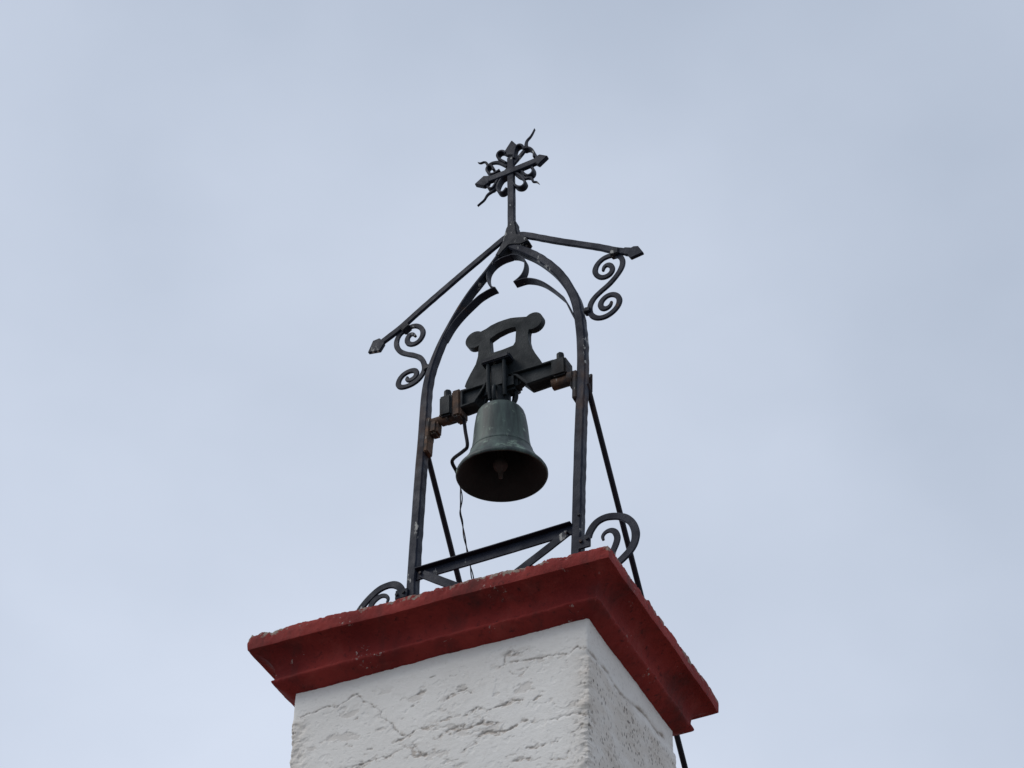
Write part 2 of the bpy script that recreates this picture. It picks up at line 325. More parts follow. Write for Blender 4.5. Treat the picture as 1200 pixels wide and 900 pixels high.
def iron_mat(name, base, base2, rust=.66, spot=.655):
    m, N, L, B = mat(name); p = geo_pos(N)
    a = tex(N, L, 14, 6, .6, p); c = mixc(N, L, ramp(N, L, a.outputs[0], .35, .65), base, base2)
    r = tex(N, L, 9, 7, .65, scaled(N, L, p, (1, 1, .6)))
    rf = ramp(N, L, r.outputs[0], rust, rust+.06)
    c = mixc(N, L, rf, c, (.085, .042, .022, 1))
    rn = tex(N, L, 22, 6, .65, scaled(N, L, p, (1, 1, .45)))
    for bx3 in (-.165, .545):                      # rust bleeding down the uprights from the bearings
        vd = N.new('ShaderNodeVectorMath'); vd.operation = 'DISTANCE'; vd.inputs[1].default_value = (bx3*2.2, .21*2.2, 6.60)
        L.new(scaled(N, L, p, (2.2, 2.2, 1)), vd.inputs[0])
        dm = mul(N, L, ramp(N, L, vd.outputs['Value'], .05, .32, (1, 1, 1, 1), (0, 0, 0, 1)), ramp(N, L, rn.outputs[0], .40, .62))
        c = mixc(N, L, mul(N, L, dm, .5), c, (.11, .056, .03, 1))
    w = tex(N, L, 17, 5, .6, scaled(N, L, p, (1.3, 1, .55)))
    wf = ramp(N, L, w.outputs[0], spot, spot+.035)
    c = mixc(N, L, wf, c, (.36, .36, .34, 1))
    L.new(c, B.inputs['Base Color'])
    L.new(ramp(N, L, a.outputs[0], .3, .7, (.42, .42, .42, 1), (.7, .7, .7, 1)), B.inputs['Roughness'])
    B.inputs['Specular IOR Level'].default_value = .16
    f = tex(N, L, 160, 4, .6, p); bump(N, L, B, mul(N, L, f.outputs[0], mul(N, L, a.outputs[0], .6), 'ADD'), .35, .003)
    return m
IRON = iron_mat('painted_iron', (.014, .0185, .034, 1), (.009, .0115, .022, 1))
IRON2 = iron_mat('painted_iron_lichen', (.019, .022, .031, 1), (.013, .015, .021, 1), rust=.6, spot=.6)
CAST = iron_mat('cast_iron', (.018, .024, .028, 1), (.011, .015, .018, 1), rust=.68, spot=.71)
STAY = iron_mat('stay_iron', (.020, .019, .027, 1), (.014, .013, .018, 1), rust=.64, spot=.8)

m, N, L, B = mat('rusty_iron'); p = geo_pos(N)
a = tex(N, L, 26, 7, .65, p); b_ = tex(N, L, 11, 4, .5, p)
c = mixc(N, L, ramp(N, L, a.outputs[0], .36, .64), (.035, .024, .018, 1), (.15, .080, .046, 1))
c = mixc(N, L, ramp(N, L, b_.outputs[0], .47, .60), c, (.030, .031, .035, 1))
c = mixc(N, L, ramp(N, L, tex(N, L, 30, 3, .5, scaled(N, L, p, (1.6, 1, .5))).outputs[0], .66, .71), c, (.34, .31, .27, 1))
L.new(c, B.inputs['Base Color']); B.inputs['Roughness'].default_value = .85
bump(N, L, B, a.outputs[0], .6, .005); RUST = m

m, N, L, B = mat('bronze_patina'); tcn = N.new('ShaderNodeTexCoord').outputs['Object']
a = tex(N, L, 9, 6, .6, scaled(N, L, tcn, (2.6, 2.6, .30))); b_ = tex(N, L, 16, 6, .65, tcn)
c = mixc(N, L, ramp(N, L, a.outputs[0], .42, .62), (.022, .034, .033, 1), (.060, .094, .080, 1))
c = mixc(N, L, ramp(N, L, b_.outputs[0], .57, .68), c, (.23, .32, .25, 1))
c = mixc(N, L, ramp(N, L, tex(N, L, 5, 5, .6, tcn).outputs[0], .60, .75), c, (.028, .028, .026, 1))
L.new(c, B.inputs['Base Color']); B.inputs['Metallic'].default_value = .1; B.inputs['Roughness'].default_value = .58
bump(N, L, B, b_.outputs[0], .25, .004); BRONZE = m
m, N, L, B = mat('bronze_inside'); B.inputs['Base Color'].default_value = (.022, .026, .025, 1); B.inputs['Roughness'].default_value = .8
a = tex(N, L, 20, 5, .6, geo_pos(N)); L.new(ramp(N, L, a.outputs[0], .3, .7, (.016, .019, .018, 1), (.03, .034, .032, 1)), B.inputs['Base Color']); INSIDE = m

m, N, L, B = mat('worn_clapper_iron'); a = tex(N, L, 30, 5, .6, geo_pos(N)); L.new(ramp(N, L, a.outputs[0], .3, .7, (.05, .042, .037, 1), (.10, .085, .075, 1)), B.inputs['Base Color']); B.inputs['Roughness'].default_value = .7; CLAPPER = m
m, N, L, B = mat('red_painted_mortar'); p = geo_pos(N)
a = tex(N, L, 5, 6, .6, p); b_ = tex(N, L, 38, 6, .7, p)
c = mixc(N, L, ramp(N, L, a.outputs[0], .32, .68), (.18, .0145, .0125, 1), (.30, .032, .025, 1))
c = mixc(N, L, ramp(N, L, b_.outputs[0], .56, .70), c, (.085, .010, .010, 1))
st_ = tex(N, L, 4.5, 6, .62, scaled(N, L, p, (1.5, 1.5, .5)))
c = mixc(N, L, mul(N, L, ramp(N, L, st_.outputs[0], .52, .70), .7), c, (.065, .018, .016, 1))
fd_ = tex(N, L, 8, 6, .65, p)
c = mixc(N, L, mul(N, L, ramp(N, L, fd_.outputs[0], .56, .70), .45), c, (.30, .055, .045, 1))
# lichen and bare mortar showing through where the paint has gone, chiefly along the top lip
at = N.new('ShaderNodeAttribute'); at.attribute_name = 'wear'
l1 = tex(N, L, 30, 7, .7, p); l2 = tex(N, L, 7, 3, .5, p)
lf = mul(N, L, mul(N, L, l1.outputs[0], mul(N, L, l2.outputs[0], .55), 'ADD'), mul(N, L, at.outputs['Fac'], .36), 'ADD')
lf = mul(N, L, lf, .6, 'SUBTRACT')
c = mixc(N, L, ramp(N, L, lf, .56, .63), c, (.27, .22, .18, 1))
l3 = tex(N, L, 48, 7, .75, p); l4 = tex(N, L, 5, 2, .5, scaled(N, L, p, (1, 1, 2.2)))
c = mixc(N, L, mul(N, L, ramp(N, L, l3.outputs[0], .585, .64), ramp(N, L, l4.outputs[0], .57, .63)), c, (.48, .42, .38, 1))
L.new(c, B.inputs['Base Color']); B.inputs['Roughness'].default_value = .82; B.inputs['Specular IOR Level'].default_value = .3
bump(N, L, B, mul(N, L, b_.outputs[0], l1.outputs[0], 'ADD'), .5, .006); RED = m

m, N, L, B = mat('whitewashed_plaster'); p = geo_pos(N)
a = tex(N, L, 3, 6, .6, p); b_ = tex(N, L, 42, 7, .65, p); f = tex(N, L, 140, 4, .6, scaled(N, L, p, (.6, .6, 1.6)))
c = mixc(N, L, ramp(N, L, a.outputs[0], .3, .7), (.78, .755, .71, 1), (.86, .84, .80, 1))
c = mixc(N, L, mul(N, L, ramp(N, L, b_.outputs[0], .55, .75), .5), c, (.66, .625, .575, 1))
at = N.new('ShaderNodeAttribute'); at.attribute_name = 'wear'
c = mixc(N, L, mul(N, L, at.outputs['Fac'], .85), c, (.47, .41, .355, 1))
at2 = N.new('ShaderNodeAttribute'); at2.attribute_name = 'dirt'
c = mixc(N, L, mul(N, L, at2.outputs['Fac'], .68), c, (.20, .175, .155, 1))
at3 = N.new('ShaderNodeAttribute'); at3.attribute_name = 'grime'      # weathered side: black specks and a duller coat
sv = N.new('ShaderNodeTexVoronoi'); sv.inputs['Scale'].default_value = 70; L.new(scaled(N, L, p, (1, 1, .6)), sv.inputs['Vector'])
sn = tex(N, L, 9, 5, .65, p)
spf = mul(N, L, ramp(N, L, sv.outputs['Distance'], .20, .36, (1, 1, 1, 1), (0, 0, 0, 1)), mul(N, L, ramp(N, L, sn.outputs[0], .42, .56), at3.outputs['Fac']))
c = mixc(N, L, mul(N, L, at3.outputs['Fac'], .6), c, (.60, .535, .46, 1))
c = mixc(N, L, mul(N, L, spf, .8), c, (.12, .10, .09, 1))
L.new(c, B.inputs['Base Color']); B.inputs['Roughness'].default_value = .92; B.inputs['Specular IOR Level'].default_value = .2
bump(N, L, B, mul(N, L, mul(N, L, b_.outputs[0], f.outputs[0], 'ADD'), mul(N, L, spf, -1.2), 'ADD'), .32, .004); PLASTER = m

m, N, L, B = mat('pale_paving'); p = geo_pos(N)
a = tex(N, L, .6, 6, .6, p); L.new(ramp(N, L, a.outputs[0], .3, .7, (.10, .095, .085, 1), (.16, .15, .135, 1)), B.inputs['Base Color']); B.inputs['Roughness'].default_value = .9; PAVE = m
m, N, L, B = mat('clay_tile'); p = geo_pos(N)
a = tex(N, L, 4, 6, .6, p); L.new(ramp(N, L, a.outputs[0], .3, .7, (.22, .10, .06, 1), (.32, .17, .10, 1)), B.inputs['Base Color']); B.inputs['Roughness'].default_value = .9; TILE = m

# ------------------------------------------------------------------ setting out of the picture: plaza, chapel body
bm = bmesh.new(); bmesh.ops.create_grid(bm, x_segments=20, y_segments=20, size=700)
g = link('ground', from_bm(bm, 'ground'), PAVE); g['kind'] = 'structure'

# ------------------------------------------------------------------ tower
tower = empty('bell_tower', (0, .535, 0), 'whitewashed masonry bell tower with cracked plaster under a red cornice', 'tower')
def put(o): o.matrix_parent_inverse = Matrix.Translation(o.parent.location).inverted() if o.parent.rotation_euler.x == 0 else o.matrix_parent_inverse; return o

XW, Y0, Y1 = .611, .139, .932
def fbm(x, y, z, oct=5, H=.7): return noise.fractal((x, y, z), H, 2.1, oct)
def seg_dist(px, pz, line):
    """distance to a polyline and height above its nearest point"""
    best = np.full(px.shape, 9.); dz = np.zeros(px.shape); tt = np.zeros(px.shape); n = len(line)-1
    for i in range(n):
        ax, az = line[i]; bx, bz = line[i+1]; dx, dy = bx-ax, bz-az; l2 = dx*dx+dy*dy+1e-12
        t = np.clip(((px-ax)*dx+(pz-az)*dy)/l2, 0, 1); qx = ax+t*dx; qz = az+t*dy
        dd = np.hypot(px-qx, pz-qz); k = dd < best
        best = np.where(k, dd, best); dz = np.where(k, pz-qz, dz); tt = np.where(k, (i+t)/n, tt)
    return best, dz, tt
def sstep(a, b, x):
    t = np.clip((x-a)/(b-a), 0, 1); return t*t*(3-2*t)
def build_wall():
    cols = []                                        # x, y, nx, ny, face (0 front, 1 right, 2 other)
    nf, nr = 430, 280
    rc = .012
    for i in range(nf+1): cols.append((-XW+rc+(2*XW-2*rc)*i/nf, Y0, 0, -1, 0))
    for k in range(1, 6):
        a = -math.pi/2+math.pi/2*k/6; cols.append((XW-rc+rc*math.cos(a), Y0+rc+rc*math.sin(a), math.cos(a), math.sin(a), 0 if k < 3 else 1))
    for i in range(nr+1): cols.append((XW, Y0+rc+(Y1-Y0-2*rc)*i/nr, 1, 0, 1))
    for k in range(1, 6):
        a = math.pi/2*k/6; cols.append((XW-rc+rc*math.cos(a), Y1-rc+rc*math.sin(a), math.cos(a), math.sin(a), 1))
    for i in range(25): cols.append((XW-rc-(2*XW-2*rc)*i/24, Y1, 0, 1, 2))
    for k in range(1, 6):
        a = math.pi/2+math.pi/2*k/6; cols.append((-XW+rc+rc*math.cos(a), Y1-rc+rc*math.sin(a), math.cos(a), math.sin(a), 2))
    for i in range(60): cols.append((-XW, Y1-rc-(Y1-Y0-2*rc)*i/59, -1, 0, 2))
    for k in range(1, 6):
        a = math.pi+math.pi/2*k/6; cols.append((-XW+rc+rc*math.cos(a), Y0+rc+rc*math.sin(a), math.cos(a), math.sin(a), 0))
    zs = [-.175-i*.003 for i in range(210)]
    z = zs[-1]; st = .006
    while z > -ZT: z -= st; st *= 1.25; zs.append(max(z, -ZT-.02))
    cols = np.array(cols); nc, nz = len(cols), len(zs)
    CX = np.repeat(cols[None, :, 0], nz, 0); CY = np.repeat(cols[None, :, 1], nz, 0); NX = np.repeat(cols[None, :, 2], nz, 0); NY = np.repeat(cols[None, :, 3], nz, 0)
    FC = np.repeat(cols[None, :, 4], nz, 0); ZZ = np.repeat(np.array(zs)[:, None], nc, 1)
    low = np.zeros((nz, nc)); mid = np.zeros((nz, nc)); fl = np.zeros((nz, nc)); wx = np.zeros((nz, nc)); wz = np.zeros((nz, nc)); w2x = np.zeros((nz, nc)); w2z = np.zeros((nz, nc)); hi = np.zeros((nz, nc))
    for j in range(nz):
        for i in range(nc):
            x, y, z = CX[j, i], CY[j, i], ZZ[j, i]
            low[j, i] = noise.noise((x*3, y*3, z*3+5)); mid[j, i] = fbm(x*22, y*22, z*26, 4)
            fl[j, i] = fbm(x*7+9, y*7, z*17, 5); w = noise.noise_vector((x*38, y*38, z*38)); wx[j, i] = w[0]; wz[j, i] = w[2]; w = noise.noise_vector((x*115, y*115, z*115)); w2x[j, i] = w[0]; w2z[j, i] = w[2]; hi[j, i] = fbm(x*48, y*48, z*85, 4)
    h = low*.004+mid*.0007+hi*.0002; wear = np.zeros((nz, nc)); dirt = np.zeros((nz, nc))
    fr_ = FC == 0; rt = FC == 1
    # front marks
    U = CX+wx*.006+w2x*.0032; W = ZZ+wz*.006+w2z*.0032
    near = np.zeros((nz, nc))
    for li, line in enumerate(T['ledges_front']):
        ln = sum(math.hypot(line[i+1][0]-line[i][0], line[i+1][1]-line[i][1]) for i in range(len(line)-1))
        reach = min(.020, .006+.07*ln); dd, dz, tt = seg_dist(U, W, line)
        env = np.clip(np.minimum(tt, 1-tt)*6, .2, 1)*np.clip(.7+1.4*fl, .25, 1.3)
        below = np.clip(-dz, 0, 1); ends = np.where(dd > np.abs(dz)*1.5+.004, 0, 1)
        shell = np.clip(1-below/(reach*env+1e-6), 0, 1)
        rec = sstep(-.0005, .002, -dz)*sstep(0, .35, shell)*ends
        dep = min(.0026, .0014+.004*ln)
        h -= np.where(fr_, rec*dep*.8*(.8+.8*hi), 0); wear = np.maximum(wear, np.where(fr_, rec*np.clip(.75+1.6*hi, 0, 1), 0))
        g = np.exp(-(dd/(.0012+.0026*np.clip(.5+1.3*fl, .1, 1)))**2)*np.clip(.65+1.1*hi+.5*fl, .15, 1); dirt = np.maximum(dirt, np.where(fr_, g*.85, 0))
        h -= np.where(fr_, g*.0025, 0)
        near = np.maximum(near, np.exp(-(dd/.019)**2)*min(1, ln*6))
    # thin scales of limewash lifting round the breaks
    sc_ = sstep(.15, .20, hi+.5*fl+.25*(near-1))*near
    h -= np.where(fr_, sc_*.0013, 0); wear = np.maximum(wear, np.where(fr_, sc_*.5, 0))
    for line in T['cracks_front']:
        dd, dz, tt = seg_dist(U, W, line); g = np.exp(-(dd/(.0013+.0022*np.clip(.6+1.4*fl, .1, 1)))**2)*np.clip(.85+.9*hi+.4*fl, .4, 1)
        h -= np.where(fr_, g*.004, 0); dirt = np.maximum(dirt, np.where(fr_, g*.9, 0)); wear = np.maximum(wear, np.where(fr_, sstep(.12, .2, hi)*np.exp(-(dd/.010)**2)*.7, 0))
        s = sstep(-.001, .012, -dz)*np.exp(-np.clip(-dz, 0, 1)/.05)*np.exp(-(np.maximum(dd-np.abs(dz), 0)/.01)**2); h += np.where(fr_, s*.0025, 0)
    # right side: plaster swollen below the crack
    U = CY+wx*.006+w2x*.004; W = ZZ+wz*.006+w2z*.004
    for k, line in enumerate(T['cracks_right']):
        dd, dz, tt = seg_dist(U, W, line)
        wd = .0045 if k == 0 else .006
        g = np.exp(-(dd/wd)**2)*np.clip(.8+.9*fl, .25, 1)
        h -= np.where(rt, g*.007, 0); dirt = np.maximum(dirt, np.where(rt, g*(.7 if k == 0 else 1), 0))
        if k == 0:
            sw = sstep(0, .05, -dz)
            h += np.where(rt, sw*(.004+.007*sstep(.3, .9, CY)), 0); wear = np.maximum(wear, np.where(rt, np.exp(-(dd/.014)**2)*np.clip(.65+1.2*fl, 0, 1), 0))
    # scattered flakes and pits
    f2 = sstep(.42, .45, fl+.15*hi)*sstep(-.24, -.34, ZZ)
    h -= np.where(fr_ | rt, f2*.0016, 0); wear = np.maximum(wear, f2*.35)
    pit = sstep(.42, .5, mid); h -= pit*.0015
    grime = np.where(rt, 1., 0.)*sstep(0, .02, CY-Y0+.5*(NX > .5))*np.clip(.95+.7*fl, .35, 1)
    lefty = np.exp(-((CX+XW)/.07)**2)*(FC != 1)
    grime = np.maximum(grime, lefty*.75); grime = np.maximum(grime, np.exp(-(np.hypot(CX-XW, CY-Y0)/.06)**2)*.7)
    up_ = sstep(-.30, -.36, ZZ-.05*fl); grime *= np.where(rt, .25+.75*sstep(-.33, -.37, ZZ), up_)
    h += lefty*up_*(mid*.006+fl*.006)
    corner = np.exp(-(np.hypot(CX-XW, CY-Y0)/.03)**2); h += corner*(fl*.010+mid*.005-.002)*up_
    cback = np.exp(-(np.hypot(CX-XW, CY-Y1)/.05)**2); h += cback*(fl*.012+mid*.005)*up_
    lean = (.012+.022*np.clip((-.22-ZZ)/.4, 0, 1))*np.clip((XW-CX)/(2*XW), 0, 1)
    X = CX+NX*h+lean; Y = CY+NY*h
    V = np.stack([X, Y, ZZ+ZT], -1).reshape(-1, 3)
    idx = np.arange(nz*nc).reshape(nz, nc); nxt = np.roll(idx, -1, 1)
    F = np.stack([idx[1:], nxt[1:], nxt[:-1], idx[:-1]], -1).reshape(-1, 4)
    me = bpy.data.meshes.new('wall'); me.from_pydata(V.tolist(), [], F.tolist())
    for nm, arr in (('wear', wear), ('dirt', dirt), ('grime', grime)):
        at = me.attributes.new(nm, 'FLOAT', 'POINT'); at.data.foreach_set('value', np.clip(arr, 0, 1).astype(np.float32).ravel())
    return me
wall = put(link('wall', build_wall(), PLASTER, tower, ang=180))

PROF = [(-.06, -.222), (-.03, -.215), (-.008, -.206), (.012, -.1985), (.030, -.1905), (.044, -.1835), (.054, -.1780), (.0605, -.1725), (.0625, -.168), (.061, -.164), (.056, -.1610), (.053, -.156), (.052, -.148), (.0525, -.138),
        (.055, -.126), (.059, -.115), (.065, -.1045), (.073, -.095), (.083, -.086), (.094, -.0785), (.106, -.072), (.117, -.0675), (.128, -.0655), (.1355, -.0650), (.1395, -.0640), (.1405, -.058), (.1410, -.050), (.1415, -.040), (.142, -.030), (.142, -.020), (.1415, -.010), (.139, -.003), (.131, .001),
        (.112, .002), (.09, .003), (.06, .004), (.02, .006), (-.05, .008), (-.15, .010), (-.25, .011), (-.36, .012)]
def build_cornice():
    n1_, n2_ = 300, 220
    sides = [((-1, -1), (1, -1), n1_), ((1, -1), (1, 1), n2_), ((1, 1), (-1, 1), 60), ((-1, 1), (-1, -1), 90)]
    V = []; W = []; F = []
    cx, cyy = 0, (Y0+Y1)/2; hx, hy = XW, (Y1-Y0)/2
    nt = sum(s[2] for s in sides)
    for j, (o, z) in enumerate(PROF):
        ex, ey = hx+o, hy+o
        for (a, b, n) in sides:
            for i in range(n):
                t = i/n; x = cx+(a[0]+(b[0]-a[0])*t)*ex; y = cyy+(a[1]+(b[1]-a[1])*t)*ey
                nx = a[0] if a[0] == b[0] else 0; ny = a[1] if a[1] == b[1] else 0
                lip = max(0, 1-abs(z+.012)/.03) if o > .1 else 0
                l = noise.noise((x*4, y*4, z*3)); m_ = fbm(x*17, y*17, z*20, 4); c_ = fbm(x*30+4, y*30, z*12, 4)
                h = l*.005+m_*.0018-lip*max(0, c_)*.010
                bot = 1 if j in (6, 7, 8, 9) else 0
                h -= bot*max(0, c_-.05)*.006
                rough_ = max(.15, .55+1.6*noise.noise((x*5+3, y*5, 2.2)))
                zz = z+noise.noise((x*3.3+7, y*3.3, z*2))*.004+(lip*(-abs(c_)*.011+m_*.004)*rough_ if o > .1 else 0)
                if o > .08 and z > -.004: zz += fbm(x*11, y*11, 1.7, 4)*.010*rough_+noise.noise((x*6, y*6, 9))*.004
                if -.01 < o < .04 and z < -.185: zz += .004*m_
                dep_ = 1-(y-Y0)/(Y1-Y0); zz += max(0, min(1, (z+.215)/.215))*(-x/.75)*(.021 if x < 0 else .015)*max(0, min(1.15, dep_))
                # knocked corners
                dC = math.hypot(abs(x)-ex, abs(y-cyy)-ey); k = math.exp(-(dC/.02)**2)
                r_ = k*(.002+.003*noise.noise((x*20, y*20, z*20)))
                x2 = x+nx*h-math.copysign(r_, x); y2 = y+ny*h-math.copysign(r_, y-cyy)
                V.append((x2, y2, ZT+zz))
                W.append(min(1, lip*1.0+(.9 if (o > .1 and z > -.005) else 0)+(.15 if bot else 0)+.3*max(0, 1-abs(z+.03)/.03)*(o > .12)))
    for j in range(len(PROF)-1):
        for i in range(nt):
            A = j*nt+i; B_ = j*nt+(i+1) % nt; F.append((A, B_, B_+nt, A+nt))
    F.append(tuple((len(PROF)-1)*nt+i for i in range(nt)))
    me = bpy.data.meshes.new('cornice'); me.from_pydata(V, [], F)
    at = me.attributes.new('wear', 'FLOAT', 'POINT'); at.data.foreach_set('value', np.array(W, np.float32))
    return me
cornice = put(link('cornice', build_cornice(), RED, tower, ang=48))

# chapel body behind the tower (below the frame of the photograph): the stays are anchored on its roof
chapel = empty('chapel', (0, 4.5, 0), 'low whitewashed chapel with clay tile roof behind the bell tower', 'building')
def gable():
    bm = bmesh.new(); X_, ya, yb, e, rdg = 3.0, .96, 8.5, 2.6, 3.9
    pr = [(-X_, -.01), (X_, -.01), (X_, e), (0, rdg-.06), (-X_, e)]
    a = [bm.verts.new((x, ya, z)) for x, z in pr]; b = [bm.verts.new((x, yb, z)) for x, z in pr]
    bm.faces.new(a); bm.faces.new(b[::-1])
    for i in range(5): bm.faces.new((a[i], b[i], b[(i+1) % 5], a[(i+1) % 5]))
    return from_bm(bm, 'wall')
put(link('wall', gable(), PLASTER, chapel, smooth=False))
def roof_sheet():
    V = []; F = []; ny_, k = 260, 12
    for j in range(ny_+1):
        y = .97+(8.6-.97)*j/ny_; hgt = .03*abs(math.sin(math.pi*j/8))
        for i in range(-k, k+1):
            x = 3.2*i/k; z = 3.9-abs(x)*(1.3/3.0)+hgt
            V.append((x, y, z))
    w = 2*k+1
    for j in range(ny_):
        for i in range(w-1): A = j*w+i; F.append((A, A+1, A+1+w, A+w))
    me = bpy.data.meshes.new('roof'); me.from_pydata(V, [], F); return me
put(link('roof', roof_sheet(), TILE, chapel))

# ------------------------------------------------------------------ wrought iron frame
frame = empty('iron_belfry', (.18, .21, ZT), 'dark wrought iron pointed arch frame with scrolls and cross standing on the cornice', 'belfry')
FI = Matrix.Translation(frame.location).inverted()
def fpart(name, me, m_=IRON, parent=None, **k):
    o = link(name, me, m_, parent or frame, **k)
    if parent is None: o.matrix_parent_inverse = FI
    return o
BW, BD = .040, .046
def ext(path):                                   # run the upright down into the cornice
    (x0, z0), (x1, z1) = path[0], path[2]; s = (x1-x0)/(z1-z0)
    return [(x0-s*(z0+.03), -.03), (x0-s*z0*.5, z0*.5)]+list(path)
def spaced(path, dmin=.035):
    out_ = [path[0]]
    for p_ in path[1:-1]:
        if math.hypot(p_[0]-out_[-1][0], p_[1]-out_[-1][1]) >= dmin: out_.append(p_)
    return out_+[path[-1]]
fpart('arch_bar', sweep_plane(spaced(ext(T['left_outer'])), BW, YF, BD, 'arch_bar', off=0, ch=.006, rx=150, step=.008, taper=lambda t: 1-.5*float(sstep(.5, .82, t))))
fpart('arch_bar', sweep_plane(spaced(ext(T['right_inner'])), BW, YF+.0015, BD, 'arch_bar', off=0, ch=.006, rx=150, step=.008, seed=5))
for side, s in (('left', -1), ('right', 1)):
    rb = fpart('roof_bar', sweep_plane(T[side+'_roof'], .033, YF+.004, .016, 'roof_bar', ch=.003, seed=s, rx=3))
    fpart('spear_tip', plate(T[side+'_tip'], YF+.002, YF+.019, 'spear_tip', bev=.0025), IRON, rb)
    sc = fpart('scroll', sweep_plane(T[side+'_scroll'], .024, YF+.012, .012, 'scroll', ch=.0022, rx=3, seed=s*3,
               taper=lambda t: min(1, .45+t*14, .45+(1-t)*14)))
    i_, j_ = (13, 24) if s < 0 else (12, 21)
    x, z = T[side+'_scroll'][i_]
    ang = Matrix.Rotation(R(38 if s < 0 else -4)*-1, 4, 'Y')
    fpart('clamp', box(x-.020, x+.020, YF-.003, YF+.034, z-.022+.012, z+.028, 'clamp', .004, rot=ang), IRON2, sc)
    x, z = T[side+'_scroll'][j_]
    fpart('collar', box(x-.012+s*-.012, x+.018+s*-.012, YF+.002, YF+.036, z-.014, z+.014, 'collar', .004, rot=Matrix.Rotation(R(12*s), 4, 'Y')), IRON2, sc)
    # cusped inner strip of the arch
    cu = fpart('cusp_strip', sweep_plane(T[side+'_cusp'], .0065, YF+.003, .042, 'cusp_strip', ch=.001, rx=4, wob=0), IRON)
    fpart('cusp_curl', sweep_plane(T[side+'_cusp2'], .0065, YF+.004, .040, 'cusp_curl', ch=.001, rx=4, wob=0), IRON, cu)
    # foot scroll
    ft = fpart('foot_scroll', sweep_plane(T['foot_r' if s > 0 else 'foot_l'], .031, YF+.012, .010, 'foot_scroll', ch=.002, rx=3, seed=s*7))
    fpart('curl', sweep_plane(T['curl_r' if s > 0 else 'curl_l'], .0265, YF+.0135, .008, 'curl', ch=.002, rx=1, seed=s*8, taper=lambda t: min(1, .38+t*1.7)), IRON, ft)
    px_ = (.548, .598, .158, .216) if s > 0 else (-.226, -.172, .160, .203)
    pl = fpart('foot_plate', box(px_[0], px_[1], YF-.009, YF-.001, px_[2], px_[3], 'foot_plate', .002), IRON, ft)
    # stay from the upright back to the roof
    a_, b_2 = [Vector(q) for q in T['stay_r' if s > 0 else 'stay_l']]
    dv = (b_2-a_).normalized(); t_ = (3.9-.22-ZT-a_.z)/dv.z; end = a_+dv*t_
    zr = 3.9-abs(end.x)*(1.3/3)-ZT-.02; end = a_+dv*((zr-a_.z)/dv.z)
    fpart('stay_rod', tube([a_+Vector((0, .0, 0)), (a_+end)/2+Vector((0, 0, -.004)), end], .0118, 'stay_rod', seg=12, step=.2), STAY)
for bx_, bz_ in ((.561, .19), (.586, .193), (-.186, .18), (-.218, .176)):
    pass
# apex block and cross
fpart('apex_block', plate([(.116, 2.000), (.150, 2.075), (.168, 2.175), (.216, 2.175), (.226, 2.100), (.270, 2.056), (.288, 2.022), (.245, 2.014), (.205, 2.032), (.186, 2.036), (.160, 2.010), (.140, 1.985)], YF-.003, YF+.049, 'apex_block', bev=.006), IRON2)
(x0, z0), (x1, z1) = T['base_bar']
bb = fpart('base_bar', sweep_plane([(x0-.002, z0-.027), ((x0+x1)/2, (z0+z1)/2-.029), (x1+.004, z1-.027)], .044, YF+.010, .008, 'base_bar', ch=.0015, wob=.01))
fpart('flange', sweep_plane([(x0-.002, z0-.0025), ((x0+x1)/2, (z0+z1)/2-.0045), (x1+.004, z1-.0025)], .006, YF-.010, .028, 'flange', ch=.0012, wob=.01), IRON, bb)
for k in ('brace_l', 'brace_r'):
    pts = T[k]; e = pts[-1]; pts = [pts[0], pts[1], e, (e[0]+(e[0]-pts[1][0])*.5, e[1]+(e[1]-pts[1][1])*.5-.01)]
    fpart('brace', sweep_plane(pts, .036, YF+.001, .0075, 'brace', ch=.0015, wob=.02, rx=1))
def hexbolt(x, y, z, r, parent, name='bolt', m_=IRON2, h=.008):
    bm = bmesh.new(); bmesh.ops.create_cone(bm, cap_ends=True, segments=6, radius1=r, radius2=r*.85, depth=h)
    bm.transform(Matrix.Translation((x, y, z+ZT)) @ Matrix.Rotation(R(90), 4, 'X')); return fpart(name, from_bm(bm, name), m_, parent)
for ch_ in list(frame.children):
    if ch_.name.startswith('foot_scroll'):
        s = 1 if max(v.co.x for v in ch_.data.vertices) > .3 else -1
        for bx_, bz_ in (((.561, .190), (.586, .196)) if s > 0 else ((-.188, .183), (-.217, .179))): hexbolt(bx_, YF-.012, bz_, .0075, ch_)
for bx_, bz_ in ((.497, .262), (.548, .33), (-.125, .262)): hexbolt(bx_, YF-.004, bz_, .007, bb)

cr_ = fpart('cross', sweep_plane(T['stem'], .0355, YF+.010, .022, 'cross', ch=.004, rx=2, wob=.02), IRON)
fpart('spear_tip', plate(T['stem_tip'], YF+.009, YF+.033, 'spear_tip', bev=.003), IRON, cr_)
ta, tb = T['arm'][0], T['arm'][2]
fpart('cross_arm', sweep_plane([(ta[0]-.005, ta[1]+.004), ((ta[0]+tb[0])/2, (ta[1]+tb[1])/2), (tb[0], tb[1])], .042, YF+.004, .022, 'cross_arm', ch=.004, wob=.02), IRON, cr_)
for k in ('arm_l_tip', 'arm_r_tip'): fpart('spear_tip', plate(T[k], YF+.003, YF+.027, 'spear_tip', bev=.003), IRON, cr_)
fpart('collar', box(.172, .214, YF-.002, YF+.046, 2.155, 2.20, 'collar', .005), IRON2, cr_)
for q, fl_ in enumerate(T['flames']):
    fpart('flame', sweep_plane(fl_, .025, YF+.016, .013, 'flame', ch=.003, rx=1, taper=lambda t: max(.06, 1.05-.97*t**1.8), wob=.03), IRON, cr_)
for q, cu_ in enumerate(T['cross_curls']):
    fpart('curl', sweep_plane(cu_, .011, YF+.006+.0007*q, .034, 'curl', ch=.0015, rx=1, wob=.05, seed=q), IRON, cr_)

